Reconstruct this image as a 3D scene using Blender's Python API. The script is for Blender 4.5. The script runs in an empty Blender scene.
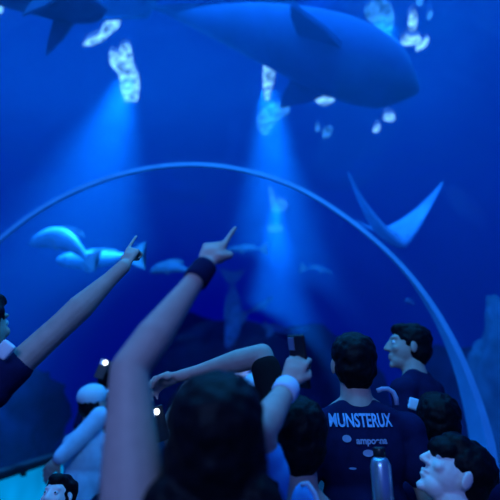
import bpy, bmesh, math, random
from mathutils import Vector, Matrix, noise
from mathutils.bvhtree import BVHTree
random.seed(4)
S = bpy.context.scene
COL = S.collection
V = Vector
PI = math.pi

# ------------------------------------------------------------------ camera
CAM = V((0, 0, 1.45)); PITCH = math.radians(18); F = 450.0
cd = bpy.data.cameras.new('camera'); cam = bpy.data.objects.new('camera', cd); COL.objects.link(cam)
cam.location = CAM; cam.rotation_euler = (PI/2 + PITCH, 0, 0)
cd.sensor_width = 36; cd.lens = 36*F/500; cd.clip_start = 0.02; cd.clip_end = 200
cd.dof.use_dof = True; cd.dof.focus_distance = 1.6; cd.dof.aperture_fstop = 1.5
S.camera = cam

def ray(px, py):
    x = (px-250)/F; y = (250-py)/F
    return V((x, math.cos(PITCH)-y*math.sin(PITCH), math.sin(PITCH)+y*math.cos(PITCH)))
def P(px, py, Y):
    d = ray(px, py); return CAM + d*(Y/d.y)
def PZ(px, py, z):
    d = ray(px, py); return CAM + d*((z-CAM.z)/d.z)
def PX(px, py, x):
    d = ray(px, py); return CAM + d*(x/d.x)
def ppm(px, py, Y):                      # metres per photograph pixel there
    return Y/ray(px, py).y/F

# ------------------------------------------------------------------ materials
def mat(name, c, rough=.6, var=.15, scale=12, bump=0., spec=.4, sss=0., sheen=0., metal=0.):
    m = bpy.data.materials.new(name); m.use_nodes = True
    nt = m.node_tree; b = nt.nodes['Principled BSDF']
    tc = nt.nodes.new('ShaderNodeTexCoord'); n = nt.nodes.new('ShaderNodeTexNoise')
    n.inputs['Scale'].default_value = scale; n.inputs['Detail'].default_value = 5
    nt.links.new(tc.outputs['Object'], n.inputs['Vector'])
    r = nt.nodes.new('ShaderNodeValToRGB')
    r.color_ramp.elements[0].position = .3; r.color_ramp.elements[1].position = .7
    r.color_ramp.elements[0].color = tuple(max(0, k*(1-var)) for k in c)+(1,)
    r.color_ramp.elements[1].color = tuple(min(1, k*(1+var)) for k in c)+(1,)
    nt.links.new(n.outputs['Fac'], r.inputs['Fac']); nt.links.new(r.outputs['Color'], b.inputs['Base Color'])
    b.inputs['Roughness'].default_value = rough; b.inputs['Specular IOR Level'].default_value = spec
    b.inputs['Metallic'].default_value = metal
    if sheen: b.inputs['Sheen Weight'].default_value = sheen
    if bump:
        bp = nt.nodes.new('ShaderNodeBump'); bp.inputs['Strength'].default_value = bump; bp.inputs['Distance'].default_value = .01
        nt.links.new(n.outputs['Fac'], bp.inputs['Height']); nt.links.new(bp.outputs['Normal'], b.inputs['Normal'])
    return m
def emit(name, c, s, var=.5, scale=9):
    m = bpy.data.materials.new(name); m.use_nodes = True; nt = m.node_tree; nt.nodes.clear()
    o = nt.nodes.new('ShaderNodeOutputMaterial'); e = nt.nodes.new('ShaderNodeEmission')
    tc = nt.nodes.new('ShaderNodeTexCoord'); n = nt.nodes.new('ShaderNodeTexNoise'); n.inputs['Scale'].default_value = scale
    mr = nt.nodes.new('ShaderNodeMapRange')
    mr.inputs['From Min'].default_value = .35; mr.inputs['From Max'].default_value = .65
    mr.inputs['To Min'].default_value = s*(1-var); mr.inputs['To Max'].default_value = s*(1+var)
    e.inputs['Color'].default_value = c+(1,)
    nt.links.new(tc.outputs['Object'], n.inputs['Vector']); nt.links.new(n.outputs['Fac'], mr.inputs['Value'])
    nt.links.new(mr.outputs['Result'], e.inputs['Strength']); nt.links.new(e.outputs[0], o.inputs[0])
    return m
M = dict(
    skin=mat('skin', (.52, .36, .30), .55, .08, 30, .05),
    skin_pale=mat('pale_skin', (.92, .80, .74), .5, .06, 30, .05),
    hair=mat('dark_hair', (.005, .005, .008), .5, .4, 60, .3, .10),
    hair_brown=mat('brown_hair', (.03, .022, .02), .5, .4, 60, .3, .3),
    navy=mat('navy_cloth', (.008, .012, .06), .9, .2, 20, .1, .1),
    black=mat('black_cloth', (.010, .010, .013), .9, .2, 20, .1, .1),
    bluecloth=mat('blue_cloth', (.08, .45, .95), .85, .12, 14, .1, .1),
    palecloth=mat('pale_cloth', (.62, .78, .92), .85, .1, 14, .1, .1),
    white=mat('white_cloth', (.8, .82, .85), .85, .06, 14, .05, .1),
    denim=mat('dark_denim', (.02, .03, .06), .9, .2, 40, .1, .1),
    shoe=mat('dark_shoe', (.015, .015, .018), .6, .2, 20),
    printm=mat('shirt_print', (.30, .52, .85), .8, .3, 45, 0, .1),
    print2=mat('shirt_print_pale', (.34, .38, .55), .8, .1, 60, 0, .1),
    phone=mat('phone_case', (.015, .016, .02), .35, .1, 10),
    steel=mat('brushed_steel', (.42, .52, .62), .3, .08, 20, 0, .5, metal=.7),
    eye=mat('eye_white', (.7, .7, .7), .3, .03, 30), pupil=mat('pupil', (.01, .01, .01), .2, .03, 30),
    lip=mat('lip', (.42, .22, .22), .5, .05, 30),
    rib=mat('rib_silicone', (.14, .52, .95), .45, .12, 5, .05),
    fish=mat('fish_skin', (.15, .36, .55), .5, .25, 7, .1), sharksk=mat('shark_skin', (.03, .12, .34), .7, .15, 3, .05, .1), fishdark=mat('dark_fish_skin', (.03, .09, .24), .7, .2, 5, .1, .1),
    raysk=mat('ray_skin', (.20, .55, .95), .5, .15, 5, .1), fin=mat('fin_skin', (.22, .40, .52), .5, .2, 10),
    rock=mat('rock', (.012, .03, .09), .9, .5, 3, .6, .1), palerock=mat('pale_rock', (.10, .26, .36), .9, .4, 4, .6, .1), sand=mat('sand', (.25, .24, .20), .95, .2, 20, .3, .1),
    carpet=mat('carpet', (.02, .022, .03), .95, .3, 80, .3, .05), wall=mat('painted_wall', (.02, .03, .06), .8, .15, 6),
    rail=mat('rail_paint', (.008, .01, .02), .6, .15, 6), panel=mat('wall_panel', (.3, .5, .6), .5, .12, 3),
)
# ------------------------------------------------------------------ object helpers
def tag(o, label=None, cat=None, group=None, kind=None):
    if label: o['label'] = label
    if cat: o['category'] = cat
    if group: o['group'] = group
    if kind: o['kind'] = kind
    return o
def empty(name, loc, label, cat, group=None):
    o = bpy.data.objects.new(name, None); COL.objects.link(o); o.location = loc; o.empty_display_size = .1
    return tag(o, label, cat, group)
def link_mesh(name, me, m, parent=None, smooth=True):
    me.materials.clear(); me.materials.append(m)
    if smooth:
        for p in me.polygons: p.use_smooth = True
    o = bpy.data.objects.new(name, me); COL.objects.link(o)
    if parent is not None:
        top = parent; off = V((0, 0, 0))
        while top is not None: off += top.location; top = top.parent
        me.transform(Matrix.Translation(-off)); o.parent = parent
    return o
def bm_obj(name, bm, m, parent=None, smooth=True):
    bmesh.ops.recalc_face_normals(bm, faces=bm.faces[:])
    me = bpy.data.meshes.new(name); bm.to_mesh(me); bm.free()
    return link_mesh(name, me, m, parent, smooth)
def recentre(o):                         # put a single mesh's origin at its own middle
    me = o.data; c = sum((v.co for v in me.vertices), V())/len(me.vertices)
    me.transform(Matrix.Translation(-c)); o.location = o.location + c
    return o
def frame_to(d):
    return V((0, 0, 1)).rotation_difference(d.normalized()).to_matrix().to_4x4()

_US = {}
def unit_sphere(u, v):
    if (u, v) not in _US:
        vs = [(0, 0, -1)]; fs = []
        for i in range(1, v):
            t = -PI/2+PI*i/v
            for k in range(u): vs.append((math.cos(t)*math.cos(2*PI*k/u), math.cos(t)*math.sin(2*PI*k/u), math.sin(t)))
        vs.append((0, 0, 1)); n = len(vs)-1
        for k in range(u):
            fs.append((0, 1+(k+1) % u, 1+k)); fs.append((n, n-u+k, n-u+(k+1) % u))
            for i in range(v-2):
                q = 1+i*u; fs.append((q+k, q+(k+1) % u, q+u+(k+1) % u, q+u+k))
        _US[(u, v)] = ([V(p) for p in vs], fs)
    return _US[(u, v)]
class Blob:
    """Overlapping tapered limbs and ellipsoids, fused into one continuous skin."""
    def __init__(s): s.v = []; s.f = []
    def ball(s, c, r, R=None, seg=20):
        if not hasattr(r, '__len__'): r = (r, r, r)
        vs, fs = unit_sphere(seg, seg//2+2); n = len(s.v)
        for p in vs:
            q = V((p.x*r[0], p.y*r[1], p.z*r[2]))
            s.v.append(c+(R @ q if R else q))
        s.f += [tuple(n+i for i in f) for f in fs]
    def limb(s, a, b, ra, rb, seg=16):
        d = b-a
        if d.length < 1e-5: return
        s.ball(a, ra, seg=seg); s.ball(b, rb, seg=seg)
        F_ = V((0, 0, 1)).rotation_difference(d.normalized()).to_matrix(); n = len(s.v)
        for c, r in ((a, ra), (b, rb)):
            for k in range(seg): s.v.append(c+F_ @ V((r*math.cos(2*PI*k/seg), r*math.sin(2*PI*k/seg), 0)))
        for k in range(seg):
            j = (k+1) % seg; s.f.append((n+k, n+j, n+seg+j, n+seg+k))
        s.f.append(tuple(n+k for k in range(seg))[::-1]); s.f.append(tuple(n+seg+k for k in range(seg)))
    def chain(s, pts, rs):
        for i in range(len(pts)-1): s.limb(pts[i], pts[i+1], rs[i], rs[i+1])
    def done(s, name, m, parent, voxel=.006, smooth=5):
        me = bpy.data.meshes.new('t'); me.from_pydata(s.v, [], s.f)
        o = bpy.data.objects.new('t', me); COL.objects.link(o)
        r = o.modifiers.new('r', 'REMESH'); r.mode = 'VOXEL'; r.voxel_size = voxel
        if smooth:
            q = o.modifiers.new('s', 'SMOOTH'); q.factor = .5; q.iterations = smooth
        dg = bpy.context.evaluated_depsgraph_get()
        new = bpy.data.meshes.new_from_object(o.evaluated_get(dg)); new.name = name
        bpy.data.objects.remove(o); bpy.data.meshes.remove(me)
        return link_mesh(name, new, m, parent)

def tube(bm, pts, rs, seg=12, cap=True):
    rings = []
    n = len(pts); up = V((0, 0, 1))
    for i, p in enumerate(pts):
        t = (pts[min(i+1, n-1)]-pts[max(i-1, 0)]).normalized()
        a = t.cross(up)
        if a.length < .05: a = t.cross(V((1, 0, 0)))
        a.normalize(); b = t.cross(a)
        r = rs[i] if hasattr(rs, '__len__') else rs
        rings.append([bm.verts.new(p+a*r*math.cos(2*PI*k/seg)+b*r*math.sin(2*PI*k/seg)) for k in range(seg)])
    for i in range(n-1):
        for k in range(seg):
            bm.faces.new((rings[i][k], rings[i][(k+1) % seg], rings[i+1][(k+1) % seg], rings[i+1][k]))
    if cap:
        bm.faces.new(rings[0][::-1]); bm.faces.new(rings[-1])
def box(bm, c, s, R=None):
    m = Matrix.Translation(c) @ (R.to_4x4() if R else Matrix()) @ Matrix.Diagonal((s[0], s[1], s[2], 1))
    return bmesh.ops.create_cube(bm, size=1, matrix=m)
def rbox(bm, c, s, R=None, bev=.005, seg=3):
    r = box(bm, c, s, R)
    ed = list({e for v in r['verts'] for e in v.link_edges})
    bmesh.ops.bevel(bm, geom=ed, offset=bev, segments=seg, affect='EDGES', profile=.5)

# ------------------------------------------------------------------ hands
def hand(bl, wr, d, palm, side, pose, s=1.):
    """wr wrist, d along the palm, palm = palm normal, side = thumb side (+1/-1 of d x palm)"""
    d = d.normalized(); palm = (palm-d*palm.dot(d)).normalized(); t = d.cross(palm).normalized()*side
    L = .088*s
    # palm
    for k in range(4):
        q = t*(.030-.020*k)*s
        bl.limb(wr+t*(.016-.011*k)*s, wr+d*L*(1-.04*k)+q, .014*s, .0115*s, 10)
    bl.ball(wr+d*.045*s, (.036*s, .034*s, .018*s), Matrix((t, d, palm)).transposed(), 14)
    bl.ball(wr+d*.03*s+t*.026*s+palm*.008*s, .017*s, None, 12)
    lens = [(.044, .027, .021), (.048, .031, .022), (.044, .029, .021), (.034, .021, .018)]
    for k in range(4):
        base = wr+d*L*(1-.04*k)+t*(.030-.020*k)*s
        if pose == 'point': a = (.08, .06, .05) if k == 0 else (1.25, 1.5, 1.1)
        elif pose == 'loose': a = (.25+.08*k, .45+.1*k, .3) if k == 0 else (.55+.1*k, .8, .5)
        elif pose == 'hold': a = (.75, .7, .5)
        else: a = (.3+.08*k, .4, .3)
        ang = 0; p = base; r = (.0098-.0006*(k == 3)*2)*s
        spread = t*(.10-.07*k)
        for j in range(3):
            ang += a[j]
            q = p+((d+spread*.6).normalized()*math.cos(ang)+palm*math.sin(ang))*lens[k][j]*s
            bl.limb(p, q, r*(1-.08*j), r*(1-.08*(j+1)), 10); p = q
    # thumb, from the side of the palm near its base
    p0 = wr+d*.028*s+t*.028*s
    if pose in ('point', 'hold'):
        p1 = p0+(d*.7+t*.55+palm*.5).normalized()*.040*s; p2 = p1+(d*.8-t*.25+palm*.5).normalized()*.030*s
        p3 = p2+(d*.6-t*.6+palm*.3).normalized()*.024*s
    else:
        p1 = p0+(d*.6+t*.75+palm*.2).normalized()*.042*s; p2 = p1+(d*.85+t*.4).normalized()*.032*s
        p3 = p2+(d+t*.1).normalized()*.025*s
    bl.chain([p0, p1, p2, p3], [.015*s, .0115*s, .0105*s, .009*s])

# ------------------------------------------------------------------ people
def rot(yaw, pitch, roll=0):
    """yaw 0 looks along +Y, positive turns left; pitch positive looks up"""
    return Matrix.Rotation(yaw, 3, 'Z') @ Matrix.Rotation(pitch, 3, 'X') @ Matrix.Rotation(roll, 3, 'Y')

def head_blob(bl, c, R, s):
    def b(x, y, z, r, q=None): bl.ball(c+R @ V((x, y, z))*s, tuple(k*s for k in r), R if q is None else R @ q)
    b(0, -.012, .035, (.074, .094, .082))            # cranium
    b(0, .022, -.005, (.064, .070, .085))            # face
    b(0, .040, -.068, (.046, .046, .040))            # jaw
    b(0, .076, -.094, (.020, .016, .016))            # chin
    b(0, .070, .042, (.054, .022, .012))             # brow
    b(.036, .066, -.012, (.022, .020, .020)); b(-.036, .066, -.012, (.022, .020, .020))
    bl.limb(c+R @ V((0, .088, .026))*s, c+R @ V((0, .110, -.016))*s, .009*s, .0125*s)
    b(.011, .098, -.020, (.009, .010, .008)); b(-.011, .098, -.020, (.009, .010, .008))
    b(0, .086, -.046, (.024, .014, .0075)); b(0, .084, -.061, (.021, .014, .0085))
    for sx in (1, -1):
        b(sx*.077, -.012, .0, (.008, .020, .032), Matrix.Rotation(-sx*.35, 3, 'Z'))
def person(label, head, yaw=0., pitch=0., roll=0., body_yaw=0., s=1., arms=None, shirt='navy', trousers='denim', hair='short',
           skin='skin', hairm='hair', sleeve='short', lean=V((0, 0, 0)), vox=.006, shoulders=None, cap=None, group='visitors in the aquarium tunnel', cat='person', spread=1.):
    R = rot(yaw, pitch, roll); B = rot(body_yaw, 0)
    arms = arms or {}
    neck = head + R @ V((0, -.02, -.075))*s
    chest_top = head + V((0, 0, -.20*s)) + B @ V((0, -.03, 0))*s + lean
    floor = V((chest_top.x, chest_top.y, 0))
    root = empty('person', floor, label, cat, group)
    H = chest_top.z
    pelvis = V((floor.x, floor.y, H*.66)); waist = V((floor.x, floor.y, H*.78))
    chest = chest_top + V((0, 0, -.13*s))
    bl = Blob()
    head_blob(bl, head, R, s)
    bl.limb(chest_top+V((0, 0, -.03)), neck, .066*s, .056*s)
    for sx in (-1, 1): bl.limb(chest_top+B @ V((sx*.14*s*spread, 0, -.05*s)), neck+V((0, 0, -.05*s)), .04*s, .045*s)
    bl.ball(chest, (.155*s, .098*s, .17*s), B); bl.ball(waist, (.135*s, .09*s, .15*s), B); bl.ball(pelvis, (.15*s, .10*s, .11*s), B)
    sh = {}
    for k, sx in (('L', -1), ('R', 1)):
        d = chest_top + B @ V((sx*.165*s*spread, 0, -.055*s))
        spec = arms.get(k)
        sh[k] = V(spec['sh']) if spec and 'sh' in spec else d
        bl.limb(chest_top+B @ V((sx*.05*s, 0, -.03*s)), sh[k], .055*s, .052*s)
    shirt_b = Blob(); g = .010
    shirt_b.ball(chest_top+V((0, 0, -.025*s)), (.105*s, .082*s, .05*s), B)
    shirt_b.ball(chest, (.155*s+g, .098*s+g, .17*s+g), B); shirt_b.ball(waist, (.135*s+g*1.6, .09*s+g*1.6, .16*s), B)
    shirt_b.limb(waist+V((0, 0, -.02)), pelvis+V((0, 0, .03)), .125*s, .128*s)
    for sx in (-1, 1): shirt_b.limb(chest_top+B @ V((sx*.13*s*spread, 0, -.045*s)), chest_top+B @ V((sx*.05*s, -.005, -.002*s)), .052*s, .052*s)
    tor = {}
    for k, sx in (('L', -1), ('R', 1)):
        shirt_b.limb(chest_top+B @ V((sx*.05*s, 0, -.045*s)), sh[k], .058*s, .052*s+g)
        spec = arms.get(k)
        if spec:
            el, wr = V(spec['el']), V(spec['wr']); hd = V(spec['hd']); pn = V(spec['pn']); pose = spec['pose']
            ru, re, rw = spec.get('r', (.046, .040, .027))
        else:
            el = sh[k]+B @ V((sx*.05*s, -.03*s, -.28*s)); wr = el+B @ V((sx*.0, .10*s, -.23*s)); hd = V((0, 0, -1)); pn = B @ V((-sx, 0, 0)); pose = 'relaxed'
            ru, re, rw = .044, .038, .026
        ru, re, rw = ru*s, re*s, rw*s
        m1 = sh[k].lerp(el, .4); m2 = el.lerp(wr, .28); m3 = el.lerp(wr, .75)
        bl.chain([sh[k], m1, el, m2, m3, wr], [ru*1.05, ru, re, re*1.04, rw*1.12, rw])
        side = spec.get('side', 1) if spec else (1 if sx < 0 else -1)
        hand(bl, wr+hd.normalized()*.012, hd, pn, side, pose, s*(spec.get('hs', 1) if spec else 1))
        sl = spec.get('sleeve', sleeve) if spec else sleeve
        if isinstance(sl, float): shirt_b.chain([sh[k], sh[k].lerp(el, sl)], [ru*1.05+g, ru*(1-sl)+re*sl+g])
        elif sl == 'short': shirt_b.chain([sh[k], sh[k].lerp(el, .5)], [ru*1.05+g, ru+g*1.4])
        elif sl == 'long': shirt_b.chain([sh[k], m1, el, m2, wr.lerp(el, .06)], [ru*1.05+g, ru+g, re+g, re+g, rw+g])
        tor[k] = (el, wr)
    tr = Blob()
    tr.ball(pelvis, (.15*s+g, .10*s+g, .11*s+g), B)
    for sx in (-1, 1):
        hip = pelvis+B @ V((sx*.08*s, 0, -.03*s)); kn = V((hip.x, hip.y, H*.35))+B @ V((sx*.01, .015, 0)); an = V((hip.x, hip.y, .085))+B @ V((sx*.015, -.01, 0))
        bl.chain([hip, kn, an], [.078*s, .052*s, .036*s]); bl.limb(an+V((0, 0, -.035)), an+B @ V((0, .13, -.05)), .035*s, .028*s)
        tr.chain([hip, kn, an+V((0, 0, .01))], [.088*s, .064*s, .055*s])
        sb = Blob(); sb.limb(an+B @ V((0, -.03, -.045)), an+B @ V((0, .14, -.05)), .040, .034)
        so = sb.done('shoe', M['shoe'], root, .01, 3)
        zmin = min(v.co.z for v in so.data.vertices)
        so.data.transform(Matrix.Translation((0, 0, -zmin)))
    body = bl.done('body', M[skin], root, vox, 4)
    zmin = min(v.co.z for v in body.data.vertices)
    st = shirt_b.done('shirt', M[shirt], root, vox*1.3, 6)
    tr.done('trousers', M[trousers], root, .012, 5)
    # hair
    hb = Blob()
    def hball(x, y, z, r): hb.ball(head+R @ V((x, y, z))*s, tuple(k*s for k in r), R)
    hball(0, -.024, .048, (.086, .098, .082))
    if hair != 'fringe': hball(0, -.045, .0, (.078, .074, .08))
    hball(0, .030, .088, (.062, .060, .036))
    if hair == 'fringe':
        hball(0, .066, .046, (.064, .048, .044)); hball(0, -.065, -.0, (.066, .05, .07))
    elif hair == 'short':
        hball(0, -.055, -.035, (.062, .045, .05))
    else:
        hball(.052, -.03, -.02, (.036, .055, .09)); hball(-.052, -.03, -.02, (.036, .055, .09))
        n0 = head+R @ V((0, -.06, -.06))*s
        L = {'long': .36, 'bob': .12}[hair]*s
        for k in range(-3, 4):
            a = n0+R @ V((k*.024, -.004*abs(k), 0))*s
            hb.chain([a, a+V((k*.006*s, 0, -L*.5))-B @ V((0, .03, 0))*s, a+V((k*.004*s, 0, -L))-B @ V((0, .035, 0))*s], [.038*s, .034*s, .018*s])
    ho = hb.done('hair', M[hairm], root, .006, 4)
    for v in ho.data.vertices:
        n = noise.noise(v.co*42); v.co += v.normal*n*.006
    for sx in (1, -1):
        e = bmesh.new(); c = head+R @ V((sx*.031, .077, .017))*s
        bmesh.ops.create_uvsphere(e, u_segments=14, v_segments=10, radius=.0115*s, matrix=Matrix.Translation(c))
        eo = bm_obj('eye', e, M['eye'], root)
        e = bmesh.new(); bmesh.ops.create_uvsphere(e, u_segments=12, v_segments=8, radius=.0058*s, matrix=Matrix.Translation(c+R @ V((0, .0075, .001))*s))
        bm_obj('pupil', e, M['pupil'], eo)
    if cap:
        cb = Blob(); cc = head
        cb.ball(cc+R @ V((0, -.018, .060))*s, (.094*s, .110*s, .080*s), R)
        cb.ball(cc+R @ V((0, .105, .062))*s, (.072*s, .075*s, .010*s), R)
        cb.done('cap', M[cap], root, .006, 3)
    return root, st, tor, R

# ------------------------------------------------------------------ the tunnel
RY = 3.2
rim_px = [(0, 238), (15, 225.5), (30, 214), (60, 197), (100, 179.5), (130, 171), (155, 166), (180, 163.5), (210, 164), (250, 170.5), (300, 187.5),
          (325, 202), (350, 219.5), (375, 239), (400, 262.5), (430, 300), (460, 351), (480, 400), (495, 450)]
rim = [P(x, y, RY) for x, y in rim_px]
cx, cz, rr = -.48, 1.15, 2.04
def prof_pt(a):                          # radius of the vault in direction a, from the photograph's rim, round elsewhere
    best = []
    for p in rim:
        q = math.atan2(p.z-cz, p.x-cx); best.append((q, math.hypot(p.x-cx, p.z-cz)))
    best.sort()
    if a <= best[0][0]: r = best[0][1]
    elif a >= best[-1][0]: r = best[-1][1]
    else:
        for i in range(len(best)-1):
            if best[i][0] <= a <= best[i+1][0]:
                t = (a-best[i][0])/(best[i+1][0]-best[i][0]); r = best[i][1]*(1-t)+best[i+1][1]*t; break
    return r
ANG = [PI*k/72 for k in range(73)]
rad = [prof_pt(a) for a in ANG]
for _ in range(4): rad = [rad[0]]+[(rad[i-1]+2*rad[i]+rad[i+1])/4 for i in range(1, 72)]+[rad[-1]]
def profile(off=0., z0=0.):
    pts = [V((cx+(r+off)*math.cos(a), 0, cz+(r+off)*math.sin(a))) for a, r in zip(ANG, rad)]
    return [V((pts[0].x, 0, z0))]+pts+[V((pts[-1].x, 0, z0))]
Y0, Y1 = -2.5, 10.5
XR, XL = cx+rad[0], cx-rad[-1]

def sweep(bm, pr, ya, yb, flip=False, closed=True, n=2):
    rows = []
    for i in range(n):
        y = ya+(yb-ya)*i/(n-1)
        rows.append([bm.verts.new((p.x, y, p.z)) for p in pr])
    m = len(pr)
    for i in range(n-1):
        for k in range(m if closed else m-1):
            f = (rows[i][k], rows[i][(k+1) % m], rows[i+1][(k+1) % m], rows[i+1][k])
            bm.faces.new(f)
    if closed:
        bm.faces.new(rows[0][::-1]); bm.faces.new(rows[-1])

SURF = 6.0
# water: the tank's volume with the bore of the tunnel left out of it
wb = bmesh.new(); tb = bmesh.new()
box(wb, V((0, 8.5, 2.99)), (22, 25, 6.02))
bmesh.ops.recalc_face_normals(wb, faces=wb.faces[:])
sweep(tb, profile(.045, -.01), Y0-.3, Y1)
bmesh.ops.recalc_face_normals(tb, faces=tb.faces[:]); bmesh.ops.reverse_faces(tb, faces=tb.faces[:])
tm = bpy.data.meshes.new('t'); tb.to_mesh(tm); wb.from_mesh(tm); tb.free()
wm = bpy.data.materials.new('tank_water'); wm.use_nodes = True; nt = wm.node_tree; nt.nodes.clear()
wo = nt.nodes.new('ShaderNodeOutputMaterial'); vs = nt.nodes.new('ShaderNodeVolumeScatter'); va = nt.nodes.new('ShaderNodeVolumeAbsorption'); ad = nt.nodes.new('ShaderNodeAddShader')
vs.inputs['Color'].default_value = (.06, .50, 1, 1); vs.inputs['Density'].default_value = .07; vs.inputs['Anisotropy'].default_value = .1
va.inputs['Color'].default_value = (.03, .12, .97, 1); va.inputs['Density'].default_value = .10
nt.links.new(vs.outputs[0], ad.inputs[0]); nt.links.new(va.outputs[0], ad.inputs[1]); nt.links.new(ad.outputs[0], wo.inputs['Volume'])
wme = bpy.data.meshes.new('tank_water'); wb.to_mesh(wme); wb.free(); bpy.data.meshes.remove(tm)
wobj = link_mesh('tank_water', wme, wm, None, False); tag(wobj, kind='structure')

# acrylic vault
am = bpy.data.materials.new('acrylic'); am.use_nodes = True; nt = am.node_tree; nt.nodes.clear()
o = nt.nodes.new('ShaderNodeOutputMaterial'); t1 = nt.nodes.new('ShaderNodeBsdfTransparent'); g1 = nt.nodes.new('ShaderNodeBsdfGlossy'); mx = nt.nodes.new('ShaderNodeMixShader')
g1.inputs['Roughness'].default_value = .05; t1.inputs['Color'].default_value = (.95, .98, 1, 1)
mx.inputs[0].default_value = .03; nt.links.new(t1.outputs[0], mx.inputs[1]); nt.links.new(g1.outputs[0], mx.inputs[2]); nt.links.new(mx.outputs[0], o.inputs[0])
bm = bmesh.new(); pr = profile(.02, 0)
sweep(bm, pr[1:-1], Y0, Y1, closed=False, n=12)
vault = bm_obj('ceiling', bm, am); tag(vault, kind='structure')
# rib: bonded joint between two vault panels, widening towards its feet
def rib(y, w0, w1, dep, name):
    bm = bmesh.new(); pr = profile(0, .0); n = len(pr); rows = []
    for i, p in enumerate(pr):
        c = V((cx, 0, cz)); d = (p-c); d.y = 0; d.normalize()
        if i in (0,): d = V((1, 0, 0))
        if i == n-1: d = V((-1, 0, 0))
        low = max(0., min(1., (2.55-p.z)/1.9)); low = low*low*(3-2*low)
        if p.x < cx: low *= .45
        w = w0+(w1-w0)*low; dp = dep*(1+1.2*low)
        outer = p+d*.012; inner = p-d*dp
        rows.append([bm.verts.new((q.x, yy, q.z)) for q, yy in ((outer, y), (inner, y), (inner, y+w), (outer, y+w))])
    for i in range(n-1):
        for k in range(4):
            bm.faces.new((rows[i][k], rows[i][(k+1) % 4], rows[i+1][(k+1) % 4], rows[i+1][k]))
    bm.faces.new(rows[0]); bm.faces.new(rows[-1][::-1])
    o = bm_obj(name, bm, M['rib'], None, False); tag(o, kind='structure'); return o
rib(RY, .026, .30, .021, 'trim_1')

PANEL = emit('glowing_panel', (0, .28, .75), .9, .25, 1.2)  # lit look of the left low wall, put in as emission
# floor, tank bed, end wall with its dark opening, low side walls with rail
bm = bmesh.new(); box(bm, V((cx, (Y0+Y1)/2, -.05)), (XR-XL, Y1-Y0, .1)); tag(bm_obj('floor', bm, M['carpet'], None, False), kind='structure')
bm = bmesh.new(); bmesh.ops.create_grid(bm, x_segments=60, y_segments=60, size=1, matrix=Matrix.Translation((0, 9, -.12)) @ Matrix.Diagonal((11, 12, 1, 1)))
for v in bm.verts: v.co.z += .06*noise.noise(v.co*.8)-.03
tag(bm_obj('trim_2', bm, M['sand']), kind='structure')
bm = bmesh.new(); sweep(bm, profile(-.01, 0.), Y1-.06, Y1-.02); tag(bm_obj('wall_back', bm, am, None, False), kind='structure')
for sx, nm in ((-1, 'wall_left'), (1, 'wall_right')):
    X = XL if sx < 0 else XR
    bm = bmesh.new(); box(bm, V((X-sx*.03, (RY+.3+Y1)/2, .33)), (.05, Y1-RY-.6, .66)); tag(bm_obj(nm, bm, PANEL if sx < 0 else M['panel'], None, False), kind='structure')
    r = empty('handrail', V((X-sx*.09, RY+.3, .74)), 'dark handrail along the top of the %s low tunnel wall' % ('left' if sx < 0 else 'right'), 'handrail', None)
    bm = bmesh.new(); rbox(bm, V((X-sx*.07, (RY+.3+Y1)/2, .73)), (.12, Y1-RY-.6, .09), None, .02); bm_obj('rail', bm, M['rail'], r, False)
    for k in range(5):
        bm = bmesh.new(); box(bm, V((X-sx*.07, RY+.6+k*1.5, .67)), (.05, .05, .06)); bm_obj('bracket', bm, M['rail'], r, False)

# ------------------------------------------------------------------ water surface
sm = bpy.data.materials.new('water_surface'); sm.use_nodes = True; nt = sm.node_tree; nt.nodes.clear()
o = nt.nodes.new('ShaderNodeOutputMaterial'); t1 = nt.nodes.new('ShaderNodeBsdfTransparent'); g1 = nt.nodes.new('ShaderNodeBsdfGlossy'); mx = nt.nodes.new('ShaderNodeMixShader')
nz = nt.nodes.new('ShaderNodeTexNoise'); nz.inputs['Scale'].default_value = 2.2; bp = nt.nodes.new('ShaderNodeBump'); bp.inputs['Strength'].default_value = .6
tc = nt.nodes.new('ShaderNodeTexCoord'); nt.links.new(tc.outputs['Object'], nz.inputs['Vector']); nt.links.new(nz.outputs['Fac'], bp.inputs['Height']); nt.links.new(bp.outputs[0], g1.inputs['Normal'])
mx.inputs[0].default_value = .25; g1.inputs['Roughness'].default_value = .15; g1.inputs['Color'].default_value = (.5, .7, 1, 1)
nt.links.new(t1.outputs[0], mx.inputs[1]); nt.links.new(g1.outputs[0], mx.inputs[2]); nt.links.new(mx.outputs[0], o.inputs[0])
bm = bmesh.new(); bmesh.ops.create_grid(bm, x_segments=90, y_segments=100, size=1, matrix=Matrix.Translation((0, 8.5, SURF+.03)) @ Matrix.Diagonal((11, 12.5, 1, 1)))
for v in bm.verts: v.co.z += .04*noise.noise(V((v.co.x*1.3, v.co.y*1.3, 0)))
tag(bm_obj('trim_3', bm, sm), kind='structure')

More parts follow.
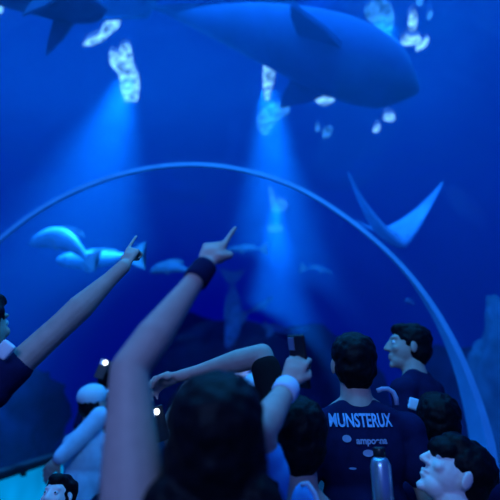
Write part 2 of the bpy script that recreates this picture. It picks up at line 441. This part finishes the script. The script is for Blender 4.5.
# ------------------------------------------------------------------ glowing meshes shaped as lamp glare on the ripples
G1 = emit('glare_glow', (.20, .66, 1.), 1.5, .8, 11); G2 = emit('glare_glow_soft', (.04, .36, .95), .8, .7, 9)  # emission stands in for lamp glints on the water
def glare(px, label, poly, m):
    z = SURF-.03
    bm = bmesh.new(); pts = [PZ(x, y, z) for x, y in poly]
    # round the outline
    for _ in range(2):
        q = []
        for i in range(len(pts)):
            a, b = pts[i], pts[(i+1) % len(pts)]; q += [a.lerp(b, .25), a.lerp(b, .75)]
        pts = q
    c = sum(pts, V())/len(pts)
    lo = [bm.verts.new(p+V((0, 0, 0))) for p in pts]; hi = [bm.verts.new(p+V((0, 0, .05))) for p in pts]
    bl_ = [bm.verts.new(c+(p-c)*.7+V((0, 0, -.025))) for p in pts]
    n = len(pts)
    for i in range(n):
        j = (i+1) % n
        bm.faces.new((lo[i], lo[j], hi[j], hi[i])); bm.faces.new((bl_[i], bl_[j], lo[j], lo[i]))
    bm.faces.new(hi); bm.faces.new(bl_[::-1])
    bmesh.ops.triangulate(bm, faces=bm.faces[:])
    o = bm_obj('glowing_glare_patch', bm, m, None, True); recentre(o)
    return tag(o, label, 'light', 'glowing patches shaped as lamp glare on the water surface')
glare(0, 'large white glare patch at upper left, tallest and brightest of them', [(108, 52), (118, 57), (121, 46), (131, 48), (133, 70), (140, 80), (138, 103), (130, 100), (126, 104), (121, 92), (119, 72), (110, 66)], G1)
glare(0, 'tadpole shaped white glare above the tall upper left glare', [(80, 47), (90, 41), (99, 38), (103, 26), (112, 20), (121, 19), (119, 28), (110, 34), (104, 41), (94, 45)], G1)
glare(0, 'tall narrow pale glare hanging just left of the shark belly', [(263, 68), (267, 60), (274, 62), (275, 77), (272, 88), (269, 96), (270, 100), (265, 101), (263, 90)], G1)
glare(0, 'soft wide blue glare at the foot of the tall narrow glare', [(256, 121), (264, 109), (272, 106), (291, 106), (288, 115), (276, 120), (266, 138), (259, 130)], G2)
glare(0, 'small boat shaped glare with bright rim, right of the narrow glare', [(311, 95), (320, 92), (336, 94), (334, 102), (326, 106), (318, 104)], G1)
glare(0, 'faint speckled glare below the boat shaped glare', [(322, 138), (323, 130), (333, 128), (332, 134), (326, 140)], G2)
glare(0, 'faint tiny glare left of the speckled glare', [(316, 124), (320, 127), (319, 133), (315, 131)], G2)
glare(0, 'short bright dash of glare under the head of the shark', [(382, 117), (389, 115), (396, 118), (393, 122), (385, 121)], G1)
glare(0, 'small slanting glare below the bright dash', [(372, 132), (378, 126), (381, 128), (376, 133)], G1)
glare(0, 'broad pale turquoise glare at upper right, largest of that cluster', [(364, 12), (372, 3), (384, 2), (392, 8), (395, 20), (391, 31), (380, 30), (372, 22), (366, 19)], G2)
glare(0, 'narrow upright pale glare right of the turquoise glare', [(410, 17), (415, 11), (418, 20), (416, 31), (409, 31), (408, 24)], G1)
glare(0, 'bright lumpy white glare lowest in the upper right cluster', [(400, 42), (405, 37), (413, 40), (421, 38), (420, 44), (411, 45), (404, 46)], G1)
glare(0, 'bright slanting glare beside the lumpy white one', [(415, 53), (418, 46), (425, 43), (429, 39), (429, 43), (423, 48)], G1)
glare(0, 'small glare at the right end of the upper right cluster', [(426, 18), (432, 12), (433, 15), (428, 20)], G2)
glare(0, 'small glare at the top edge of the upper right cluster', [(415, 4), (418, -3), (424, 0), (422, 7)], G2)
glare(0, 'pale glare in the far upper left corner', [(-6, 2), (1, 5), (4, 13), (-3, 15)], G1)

# low glare inside the arch: glowing patches shaped as glints under the crown
def plume(label, poly, Y, m, th=.12):
    bm = bmesh.new(); pts = [P(x, y, Y) for x, y in poly]
    for _ in range(2):
        q = []
        for i in range(len(pts)):
            a, b = pts[i], pts[(i+1) % len(pts)]; q += [a.lerp(b, .25), a.lerp(b, .75)]
        pts = q
    f = [bm.verts.new(p) for p in pts]; k = [bm.verts.new(p+V((0, th, 0))) for p in pts]; n = len(pts)
    for i in range(n): bm.faces.new((f[i], f[(i+1) % n], k[(i+1) % n], k[i]))
    bm.faces.new(f); bm.faces.new(k[::-1]); bmesh.ops.triangulate(bm, faces=bm.faces[:])
    o = bm_obj('glowing_glare_patch', bm, m, None, True); recentre(o)
    return tag(o, label, 'light', 'glowing patches shaped as lamp glare on the water surface')
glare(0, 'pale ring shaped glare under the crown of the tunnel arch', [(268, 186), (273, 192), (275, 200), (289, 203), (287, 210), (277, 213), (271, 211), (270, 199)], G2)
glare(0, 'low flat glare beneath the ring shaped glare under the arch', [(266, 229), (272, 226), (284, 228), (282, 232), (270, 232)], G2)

# ------------------------------------------------------------------ fish
def fin_mesh(bm, outline, th, Mx):
    f = [bm.verts.new(Mx @ V((x, th/2, z))) for x, z in outline]; k = [bm.verts.new(Mx @ V((x, -th/2, z))) for x, z in outline]; n = len(outline)
    for i in range(n): bm.faces.new((f[i], f[(i+1) % n], k[(i+1) % n], k[i]))
    bm.faces.new(f); bm.faces.new(k[::-1])
    bmesh.ops.triangulate(bm, faces=bm.faces[:])
def fish(label, c, L, hgt, dirv, bend=.0, width=.5, mb='fish', mf='fin', kind='bony', name='fish', droop=.5, roll=0., group='fish in the tank', cat='fish', pec=1.):
    """dirv = direction the head points to"""
    root = empty(name, c, label, cat, group)
    x = dirv.normalized(); yv = V((0, 0, 1)).cross(x).normalized(); z = x.cross(yv)
    R = Matrix((x, yv, z)).transposed() @ Matrix.Rotation(roll, 3, 'X')
    Mx = Matrix.Translation(c) @ R.to_4x4()
    n = 28; seg = 20; bm = bmesh.new(); rows = []
    def hp(t):                            # t 0 nose .. 1 tail root
        if kind == 'shark': v = math.sin(PI*min(1, (t+.02))**.62)**.9*(1-.25*t)*min(1, (t+.004)/.10)**.45+.06*min(1, t/.3+.1)
        else: v = math.sin(PI*(t*.96+.02)**.72)**.8*.97+.10*(t > .5)*(t-.5)*2+.02
        return max(v, .04)
    def sp(t): return V((L*(.45-.82*t), 0, -bend*L*(2*t-.9)**2))
    for i in range(n):
        t = i/(n-1); p = sp(t); h = hgt/2*hp(t); w = h*width*(1 if kind == 'bony' else 1.25)
        rows.append([bm.verts.new(Mx @ (p+V((0, w*math.cos(2*PI*k/seg), h*math.sin(2*PI*k/seg)*(1 if math.sin(2*PI*k/seg) > 0 else .9))))) for k in range(seg)])
    for i in range(n-1):
        for k in range(seg): bm.faces.new((rows[i][k], rows[i][(k+1) % seg], rows[i+1][(k+1) % seg], rows[i+1][k]))
    bm.faces.new(rows[0]); bm.faces.new(rows[-1])
    body = bm_obj('body', bm, M[mb], root)
    te = sp(1); th = L*.012
    if kind == 'shark': tail = [(0, .04), (-.16, .22), (-.22, .23), (-.13, .04), (-.15, -.08), (-.18, -.12), (-.10, -.09), (0, -.04)]
    else: tail = [(.02, .05), (-.08, .12), (-.17, .17), (-.14, .05), (-.13, 0), (-.14, -.05), (-.17, -.16), (-.08, -.12), (.02, -.05)]
    bm = bmesh.new(); fin_mesh(bm, [(te.x+a*L, te.z+b*L) for a, b in tail], th, Mx); bm_obj('tail_fin', bm, M[mf], root, False)
    k = hgt/2
    bm = bmesh.new()
    if kind == 'shark': fin_mesh(bm, [(.08*L, k*.85), (-.04*L, k*1.6), (-.09*L, k*1.7), (-.07*L, k*1.1), (-.09*L, k*.75)], th, Mx)
    else: fin_mesh(bm, [(.18*L, k*.8), (.08*L, k*1.2), (-.06*L, k*1.22), (-.2*L, k*1.05), (-.25*L, k*.55), (0, k*.6)], th, Mx)
    bm_obj('dorsal_fin', bm, M[mf], root, False)
    for sx in (1, -1):
        w = k*width
        base = V((.16*L, sx*w*.9, -k*.35))
        q = Matrix.Translation(base) @ Matrix.Rotation(-sx*(PI/2-droop) if kind == 'shark' else -sx*.5, 4, 'X')
        bm = bmesh.new()
        if kind == 'shark': ol = [(.07*L, 0), (.0*L, -.13*L*pec), (-.09*L, -.24*L*pec), (-.09*L, -.15*L*pec), (-.07*L, 0)]
        else: ol = [(.03*L, 0), (-.03*L, -.10*L), (-.10*L, -.12*L), (-.11*L, -.06*L), (-.04*L, .02*L)]
        if kind == 'shark': q = Matrix.Translation(base) @ Matrix.Rotation(sx*droop, 4, 'X')
        fin_mesh(bm, ol, th, Mx @ q); bm_obj('pectoral_fin', bm, M[mf], root, False)
        e = bmesh.new(); pe = sp(.13); bmesh.ops.create_uvsphere(e, u_segments=12, v_segments=8, radius=L*.014, matrix=Mx @ Matrix.Translation(pe+V((0, sx*hgt/2*hp(.13)*width*.95, hgt*.08))))
        bm_obj('eye', e, M['pupil'], root)
    return root
def span(a, b): return (a+b)/2, (a-b).length, (a-b)
def fish_px(label, nose, tail, Y, hpx, **k):
    a = P(nose[0], nose[1], Y); b = P(tail[0], tail[1], k.pop('Yt', Y))
    c, L, d = span(a, b); return fish(label, c, L, hpx*ppm(nose[0], nose[1], Y), d, **k)
fish_px('humped pale blue fish with a bright back, largest inside the left of the arch', (30, 233), (100, 247), 5.2, 24, bend=.16)
fish_px('long pale fish swimming just below and behind the humped fish', (52, 262), (142, 258), 5.8, 20, bend=-.02)
fish_px('small pale fish with a bright back between the two raised pointing arms', (148, 268), (196, 266), 6.6, 13, bend=.10)
fish_px('thin pale fish just right of the highest pointing hand', (226, 249), (266, 248), 7., 7, bend=.02)
fish_px('thin curved fish at right inside the arch, sloping down to the right', (334, 272), (302, 265), 7.4, 4.5, bend=.08)
fish_px('slim fish rising to the right in the dark middle of the arch', (275, 297), (243, 318), 11.5, 6, bend=-.06)
fish_px('slim dim fish lowest in the dark middle of the arch', (312, 330), (268, 335), 11.8, 4, bend=-.08)
fish_px('small dim fish above the phone held up in the middle', (288, 329), (264, 324), 12.2, 4, bend=.0)
fish_px('tiny pale fish shape added for a glint near the right leg of the arch', (404, 299), (414, 304), 5.5, 5)  # fish shape added in place of a small reflection on the acrylic
fish_px('pale upright fish with its head down in the middle of the arch', (232, 352), (238, 272), 11.2, 18, bend=-.06)
# overhead shark and the dark one at the upper left
a = P(438, 90, 4.4); b = P(120, -14, 4.4); c, L, d = span(a, b)
fish('huge blue shark gliding overhead with its broad belly showing', c, L, .98, d, bend=.03, width=.75, mb='sharksk', mf='sharksk', kind='shark', name='shark', droop=1.3, roll=.0, pec=.55, cat='shark', group=None)
a = P(120, 8, 3.2); b = P(-50, -6, 3.2); c, L, d = span(a, b)
fish('dark shark at the upper left corner with two drooping fins', c, L*.95, .26, d, bend=.02, width=1.2, mb='fishdark', mf='fishdark', kind='shark', name='shark', droop=.25, cat='shark', group=None)

def ray_fish(label, c, spanw, chord, Rm, lift, m):
    root = empty('ray', c, label, 'ray', None); Mx = Matrix.Translation(c) @ Rm.to_4x4()
    bm = bmesh.new(); nu, nv = 41, 17; top = []; bot = []
    for i in range(nu):
        u = -1+2*i/(nu-1); au = abs(u); ch = chord*(1-au)**.55*(.25+.75*(1-au))+chord*.02
        le = -.18*chord*au; tr_, br_ = [], []
        for j in range(nv):
            v = -1+2*j/(nv-1)
            x = u*spanw/2*(1-.12*au); y = le+v*ch/2; z = lift*spanw*au**1.3
            th = (.10*chord*(1-au)**1.5+.012*chord)*math.sqrt(max(0, 1-v*v))
            tr_.append(bm.verts.new(Mx @ V((x, y, z+th)))); br_.append(bm.verts.new(Mx @ V((x, y, z-th*.8))))
        top.append(tr_); bot.append(br_)
    for i in range(nu-1):
        for j in range(nv-1):
            bm.faces.new((top[i][j], top[i+1][j], top[i+1][j+1], top[i][j+1])); bm.faces.new((bot[i][j+1], bot[i+1][j+1], bot[i+1][j], bot[i][j]))
    bmesh.ops.remove_doubles(bm, verts=bm.verts[:], dist=.0005)
    bm_obj('body', bm, M[m], root)
    bm = bmesh.new(); tube(bm, [Mx @ V((0, -chord*.45-k*chord*.14, 0)) for k in range(8)], [.022*chord*(1-k*.11)+.003 for k in range(8)]); bm_obj('tail', bm, M[m], root)
    for sx in (1, -1):
        bm = bmesh.new(); bmesh.ops.create_uvsphere(bm, u_segments=10, v_segments=8, radius=.03*chord, matrix=Mx @ Matrix.Translation((sx*.09*chord, .3*chord, .09*chord))); bm_obj('eye', bm, M['pupil'], root)
    return root
ray_fish('pale blue ray above the right side of the arch with both wings raised', P(391, 238, 5.2), 1.4, .85, rot(PI+.15, -.55, -.03), .52, 'raysk')

# ------------------------------------------------------------------ rocks
def rock(label, c, r, seed, sub=4, amp=.35, m='rock'):
    bm = bmesh.new(); bmesh.ops.create_icosphere(bm, subdivisions=sub, radius=1)
    for v in bm.verts:
        n = noise.fractal(v.co*1.3+V((seed*7.1, 0, 0)), .8, 2.1, 5); k = 1+amp*n
        v.co = V((v.co.x*r[0]*k, v.co.y*r[1]*k, v.co.z*r[2]*k))
    o = bm_obj('rock', bm, M[m]); o.location = c
    return tag(o, label, 'rock', 'rocks in the tank')
rock('rounded pale topped rock outside the right leg of the arch', V((2.80, 5.2, 1.2)), (.26, .45, 1.15), 1, m='palerock')
rock('low dark rock pile beyond the left wall of the tunnel', V((-4.3, 7.5, .9)), (1.2, 2.2, 1.3), 2)
rock('tall dark rock mass behind the end of the tunnel', V((.2, 14.2, 1.7)), (3.6, 1.2, 2.0), 3)
rock('dark rock slope beyond the right wall of the tunnel', V((4.3, 8.6, .8)), (1.5, 2.4, 1.6), 5)

# ------------------------------------------------------------------ the visitors
# G: nearest, dark hair, left arm up
gh = P(216, 445, .86)
g_wr = P(205, 267, 1.0); g_el = P(129, 370, .88)
root, st, tor, R = person('dark-haired person nearest the camera, back turned, long arm raised pointing past a dark wristband', gh, yaw=.05, pitch=.2, s=1.0, shirt='black', hair='bob', vox=.005,
    arms={'L': dict(sh=P(134, 560, .82), el=g_el, wr=g_wr, hd=P(221, 232, 1.06)-g_wr, pn=V((.25, .9, -.35)), side=-1, pose='point', r=(.052, .036, .022), hs=.8, sleeve='none')})
ax = (g_wr-g_el).normalized()
bm = bmesh.new(); tube(bm, [g_wr+ax*(k*.009-.047) for k in range(7)], [.0285, .0295, .0295, .029, .0285, .028, .0265], 20); wb_ = bm_obj('wristband', bm, M['navy'], root); wb_['label'] = 'dark wristband'
# A: left edge
ah = P(-22, 330, 1.46); a_wr = P(124, 266, 1.5); a_el = P(63, 324, 1.46)
root, st, tor, R = person('person at the left edge in a dark top, bare arm stretched up to point', ah, yaw=-.3, pitch=.2, body_yaw=-.2, shirt='navy', hair='short', vox=.005, lean=V((-.10, 0, 0)),
    arms={'R': dict(sh=P(-9, 390, 1.42), el=a_el, wr=a_wr, hd=P(135, 246, 1.53)-a_wr, pn=V((.3, .85, -.3)), side=1, pose='point', r=(.044, .041, .024), hs=.75, sleeve=.33)})
bm = bmesh.new(); rbox(bm, P(5, 350, 1.36), (.045, .02, .05), Matrix.Rotation(.6, 3, 'Y'), .008); co = bm_obj('collar', bm, M['white'], root); co['label'] = 'pale collar'
# H: dark, left arm pointing left
hh = P(295, 441, 1.42); h_el = P(262, 355, 1.5); h_wr = P(180, 376, 1.58)
root, st, tor, R = person('dark-haired person in black in the middle, bent arm reaching left above the crowd', hh, yaw=.2, pitch=.1, shirt='black', hair='short', vox=.005,
    arms={'L': dict(sh=P(285, 436, 1.45), el=h_el, wr=h_wr, hd=P(160, 382, 1.6)-h_wr, pn=V((0, -.6, -.8)), side=1, pose='hold', r=(.042, .037, .020), hs=.8, sleeve=.82)})
# J: short, blue jacket, holding a phone up
jh = P(236, 438, 1.17); j_el = P(260, 432, 1.10); j_wr = P(287, 388, 1.22)
root, st, tor, R = person('short person in a bright blue jacket holding up a phone, mostly behind the nearest head', jh, yaw=-.1, pitch=.25, s=.88, shirt='bluecloth', hair='bob', skin='skin', vox=.005,
    arms={'R': dict(sh=P(266, 474, 1.14), el=j_el, wr=j_wr, hd=P(296, 366, 1.24)-j_wr, pn=V((.3, .9, .2)), side=-1, pose='hold', r=(.042, .042, .030), sleeve=.4, hs=.9)})
bm = bmesh.new(); d = (j_wr-j_el).normalized(); tube(bm, [j_wr+d*(k*.007-.03) for k in range(7)], [.030, .0335, .034, .034, .034, .0335, .031], 20); q = bm_obj('cuff', bm, M['palecloth'], root); q['label'] = 'pale blue cuff'

def phone(label, c, R, lit=None, screen=None):
    root = empty('smartphone', c, label, 'phone', None)
    bm = bmesh.new(); rbox(bm, c, (.072, .009, .145), R, .004); bm_obj('case', bm, M['phone'], root, False)
    bm = bmesh.new(); rbox(bm, c+R @ V((0, .0048, 0)), (.064, .0015, .135), R, .0006, 1); bm_obj('screen', bm, screen or M['pupil'], root, False)
    bm = bmesh.new(); rbox(bm, c+R @ V((-.018, -.0055, .048)), (.026, .004, .036), R, .0015, 2); bm_obj('camera_bump', bm, M['steel'], root, False)
    if lit:
        bm = bmesh.new(); bmesh.ops.create_uvsphere(bm, u_segments=14, v_segments=10, radius=lit[0], matrix=Matrix.Translation(c+R @ V((.006, -.006, .05)))); bm_obj('torch_light', bm, lit[1], root)
    return root
phone('phone held up by the short person in blue, pale camera ring at its top', P(299, 361, 1.285), rot(-1.05, .2, .1))
TL = emit('torch', (.75, .9, 1.), 5., .1, 5)
phone('phone with a bright white torch light beside the nearest raised arm', P(158, 424, 2.05), rot(.2, 0, -.3), (.013, TL))
phone('phone put in with a small white glowing dot left of the nearest elbow', P(102, 369, 3.5), rot(.2, 0, .3), (.017, TL))  # phone and its glow put in to make a small white spot
# L: printed shirt
lh = P(353, 366, 1.78)
root, st, tor, R = person('dark-haired person with their back to us in a navy shirt printed across the shoulders', lh, yaw=0, pitch=.12, shirt='navy', hair='short', skin='skin', s=1.0, spread=1.08, lean=V((0, 0, .03)))
bvh = BVHTree.FromPolygons([v.co+root.location for v in st.data.vertices], [p.vertices[:] for p in st.data.polygons])
def stick(name, me, m, c, off=.004):
    """lay a flat outline (x right, y up) on the back of the shirt"""
    for v in me.vertices:
        x, z, dpt = v.co.x+c.x, v.co.y+c.z, v.co.z
        h = bvh.ray_cast(V((x, -.5+.9, z)), V((0, 1, 0)))
        y = h[0].y if h[0] else c.y
        v.co = V((x, y-off-dpt, z))
    o = link_mesh(name, me, m, root, False); return o
def text_mesh(t, size, width, bold=0.):
    cu = bpy.data.curves.new('t', 'FONT'); cu.body = t; cu.size = size; cu.extrude = .001; cu.offset = bold; cu.align_x = 'CENTER'; cu.align_y = 'CENTER'
    o = bpy.data.objects.new('t', cu); COL.objects.link(o); dg = bpy.context.evaluated_depsgraph_get()
    me = bpy.data.meshes.new_from_object(o.evaluated_get(dg)); bpy.data.objects.remove(o)
    w = max(v.co.x for v in me.vertices)-min(v.co.x for v in me.vertices)
    for v in me.vertices: v.co.x *= width/w
    return me
k = ppm(362, 421, 1.65)
o = stick('print', text_mesh('MUNSTERUX', .060, 64*k, .0015), M['printm'], P(362, 421, 1.66)); o['label'] = 'pale blue capital letters'
o = stick('print', text_mesh('ampoena', .030, 31*k, .001), M['print2'], P(371, 440.5, 1.66)); o['label'] = 'small pale lettering'
def disc(rx, rz):
    bm = bmesh.new(); bmesh.ops.create_circle(bm, cap_ends=True, segments=24, radius=1); bmesh.ops.scale(bm, vec=(rx, rz, 1), verts=bm.verts[:])
    me = bpy.data.meshes.new('badge'); bm.to_mesh(me); bm.free(); return me
o = stick('badge', disc(4.2*k, 3.4*k), M['print2'], P(346.5, 438.5, 1.66)); o['label'] = 'round pale badge'
o = stick('badge', disc(5.4*k, 3.2*k), M['print2'], P(367, 452.5, 1.66)); o['label'] = 'oval pale badge'
o = stick('badge', disc(3.5*k, 1.*k), M['printm'], P(352, 468, 1.66)); o['label'] = 'small dim mark'
# M: face turned left
mh = P(408, 348, 2.35)
root, st, tor, R = person('blue-lit person further back near the arch leg, face turned left', mh, yaw=PI/2-.1, pitch=.12, body_yaw=.8, shirt='navy', hair='short', lean=V((0, 0, .045)))
bm = bmesh.new(); rbox(bm, P(417, 405, 2.1), (.075, .02, .05), Matrix.Rotation(.3, 3, 'Y'), .008); q = bm_obj('collar', bm, M['palecloth'], root); q['label'] = 'pale blue collar'
# N: near profile
nh = P(455, 474, 1.5)
person('pale-faced person near the lower right corner in profile, looking up to the left', nh, yaw=PI/2-.05, pitch=.6, body_yaw=.6, s=.9, shirt='navy', hair='fringe', skin='skin_pale', vox=.004, lean=V((.03, 0, .0)))
person('dark-haired person just behind the pale upturned profile, back of head showing', P(438, 424, 2.0), yaw=-.1, pitch=.1, shirt='navy', hair='short')
# C: pale cap
ch = P(94, 404, 3.3)
person('person in a pale cap and pale blue top, arm hanging out to the left', ch, yaw=-.4, pitch=.2, body_yaw=-.2, shirt='palecloth', hair='short', sleeve='long', cap='white',
    arms={'L': dict(sh=P(100, 417, 3.2), el=P(82, 436, 3.15), wr=P(60, 458, 3.1), hd=V((-.6, 0, -.7)), pn=V((0, 1, 0)), side=1, pose='relaxed', r=(.055, .05, .04))})
# D
person('dark-haired person half hidden behind the nearest raised arm', P(109, 377, 4.1), yaw=-.2, pitch=.3, shirt='navy', hair='short')
# E: child bottom left
person('small child at the bottom left with dark hair, pale face tipped towards us', P(57, 499, 1.75), yaw=2.95, pitch=.35, s=.62, shirt='black', hair='bob', skin='skin_pale', cat='child')
person('person in a pale cap far down the tunnel, just above the nearest dark head', P(253, 389, 4.2), yaw=.3, pitch=.1, shirt='navy', hair='short', cap='white')
# Q: raised thin arm behind
q_el = P(166, 428, 2.4); q_wr = P(180, 398, 2.42)
person('person behind the nearest head, thin raised forearm with a loose fist', P(205, 430, 2.45), yaw=.1, pitch=.2, s=.95, shirt='black', hair='short',
    arms={'L': dict(sh=P(182, 470, 2.4), el=q_el, wr=q_wr, hd=P(190, 387, 2.42)-q_wr, pn=V((.4, -.8, 0)), side=1, pose='loose', r=(.036, .032, .022), sleeve='none')})
# bottle and bag
c = P(382, 484, 1.5); root = empty('bottle', c, 'pale metal bottle upright below the printed shirt back', 'bottle')
bm = bmesh.new(); tube(bm, [c+V((0, 0, z)) for z in (-.11, -.105, .05, .065, .075)], [.028, .031, .031, .026, .018], 24); bm_obj('flask', bm, M['steel'], root)
bm = bmesh.new(); tube(bm, [c+V((0, 0, z)) for z in (.074, .078, .098, .102)], [.017, .019, .019, .017], 20); bm_obj('cap', bm, M['phone'], root)
c = P(305, 506, 1.25); root = empty('bag', c, 'bright blue bag with a pale strap at the bottom centre', 'bag')
bl = Blob(); bl.ball(c, (.036, .03, .055)); bl.ball(c+V((0, 0, -.05)), (.046, .034, .05)); bl.done('pouch', M['bluecloth'], root, .006, 4)
bm = bmesh.new(); tube(bm, [c+V((-.012, -.03, .052)), c+V((.004, -.034, .056)), c+V((.02, -.034, .035)), c+V((.032, -.034, .0)), c+V((.038, -.034, -.05))], .006, 10); bm_obj('strap', bm, M['palecloth'], root)
# strap loop on the printed shirt's shoulder
pts = [P(x, y, 1.66) for x, y in ((377, 391), (382, 389), (388, 389), (393, 392), (396, 398), (397, 405))]
bm = bmesh.new(); tube(bm, pts, .0085, 10); o = bm_obj('strap', bm, M['print2']); recentre(o); tag(o, 'pale curved strap over the right shoulder of the printed shirt', 'strap')

# ------------------------------------------------------------------ light
w = bpy.data.worlds.new('world'); S.world = w; w.use_nodes = True
bg = w.node_tree.nodes['Background']; bg.inputs[0].default_value = (0, .003, .75, 1); bg.inputs[1].default_value = .40
def lamp(name, kind, loc, energy, color, target=None, **k):
    l = bpy.data.lights.new(name, kind); l.energy = energy; l.color = color
    for a, b in k.items(): setattr(l, a, b)
    o = bpy.data.objects.new(name, l); COL.objects.link(o); o.location = loc
    d = ((target or (loc+V((0, 0, -1))))-loc).normalized()
    o.rotation_euler = d.to_track_quat('-Z', 'Y').to_euler()
    return o
blue = (.02, .42, 1.)
lamp('tank_daylight', 'AREA', V((-.5, 3.6, SURF-.1)), 520, (.02, .42, 1), shape='RECTANGLE', size=7, size_y=5)
p = PZ(268, 85, SURF-.15); lamp('tank_lamp', 'SPOT', p, 6500, blue, p+V((.1, -.2, -3)), spot_size=.55, spot_blend=.8, shadow_soft_size=.15)
p = PZ(128, 75, SURF-.15); lamp('tank_lamp', 'SPOT', p, 4500, blue, p+V((-.4, -.2, -3)), spot_size=.8, spot_blend=.9, shadow_soft_size=.15)
p = PZ(385, 15, SURF-.15); lamp('tank_lamp', 'SPOT', p, 4000, blue, p+V((-.6, .5, -3)), spot_size=.9, spot_blend=.9, shadow_soft_size=.15)
p = PZ(275, 200, SURF-.15); lamp('tank_lamp', 'SPOT', p, 7000, blue, p+V((0, -.8, -3)), spot_size=.6, spot_blend=.9, shadow_soft_size=.15)
lamp('tunnel_fill', 'AREA', V((.2, 1.0, 3.0)), 24, (.02, .42, 1), V((.3, 3.4, 2.2)), shape='RECTANGLE', size=1.2, size_y=.3)  # added blue fill, no visible source, brightens the rib and visitors
lamp('camera_side_fill', 'AREA', V((-.8, -1.8, 2.7)), 54, (.18, .38, 1), V((-.1, 1.2, 1.6)), shape='RECTANGLE', size=1.6, size_y=.8)  # added unseen fill behind the camera for skin and backs

S.view_settings.view_transform = 'Standard'; S.view_settings.look = 'None'; S.view_settings.gamma = 1; S.view_settings.exposure = 0
S.cycles.use_denoising = True
S.cycles.max_bounces = 8; S.cycles.transparent_max_bounces = 24; S.cycles.volume_bounces = 0
S.cycles.sample_clamp_indirect = 4
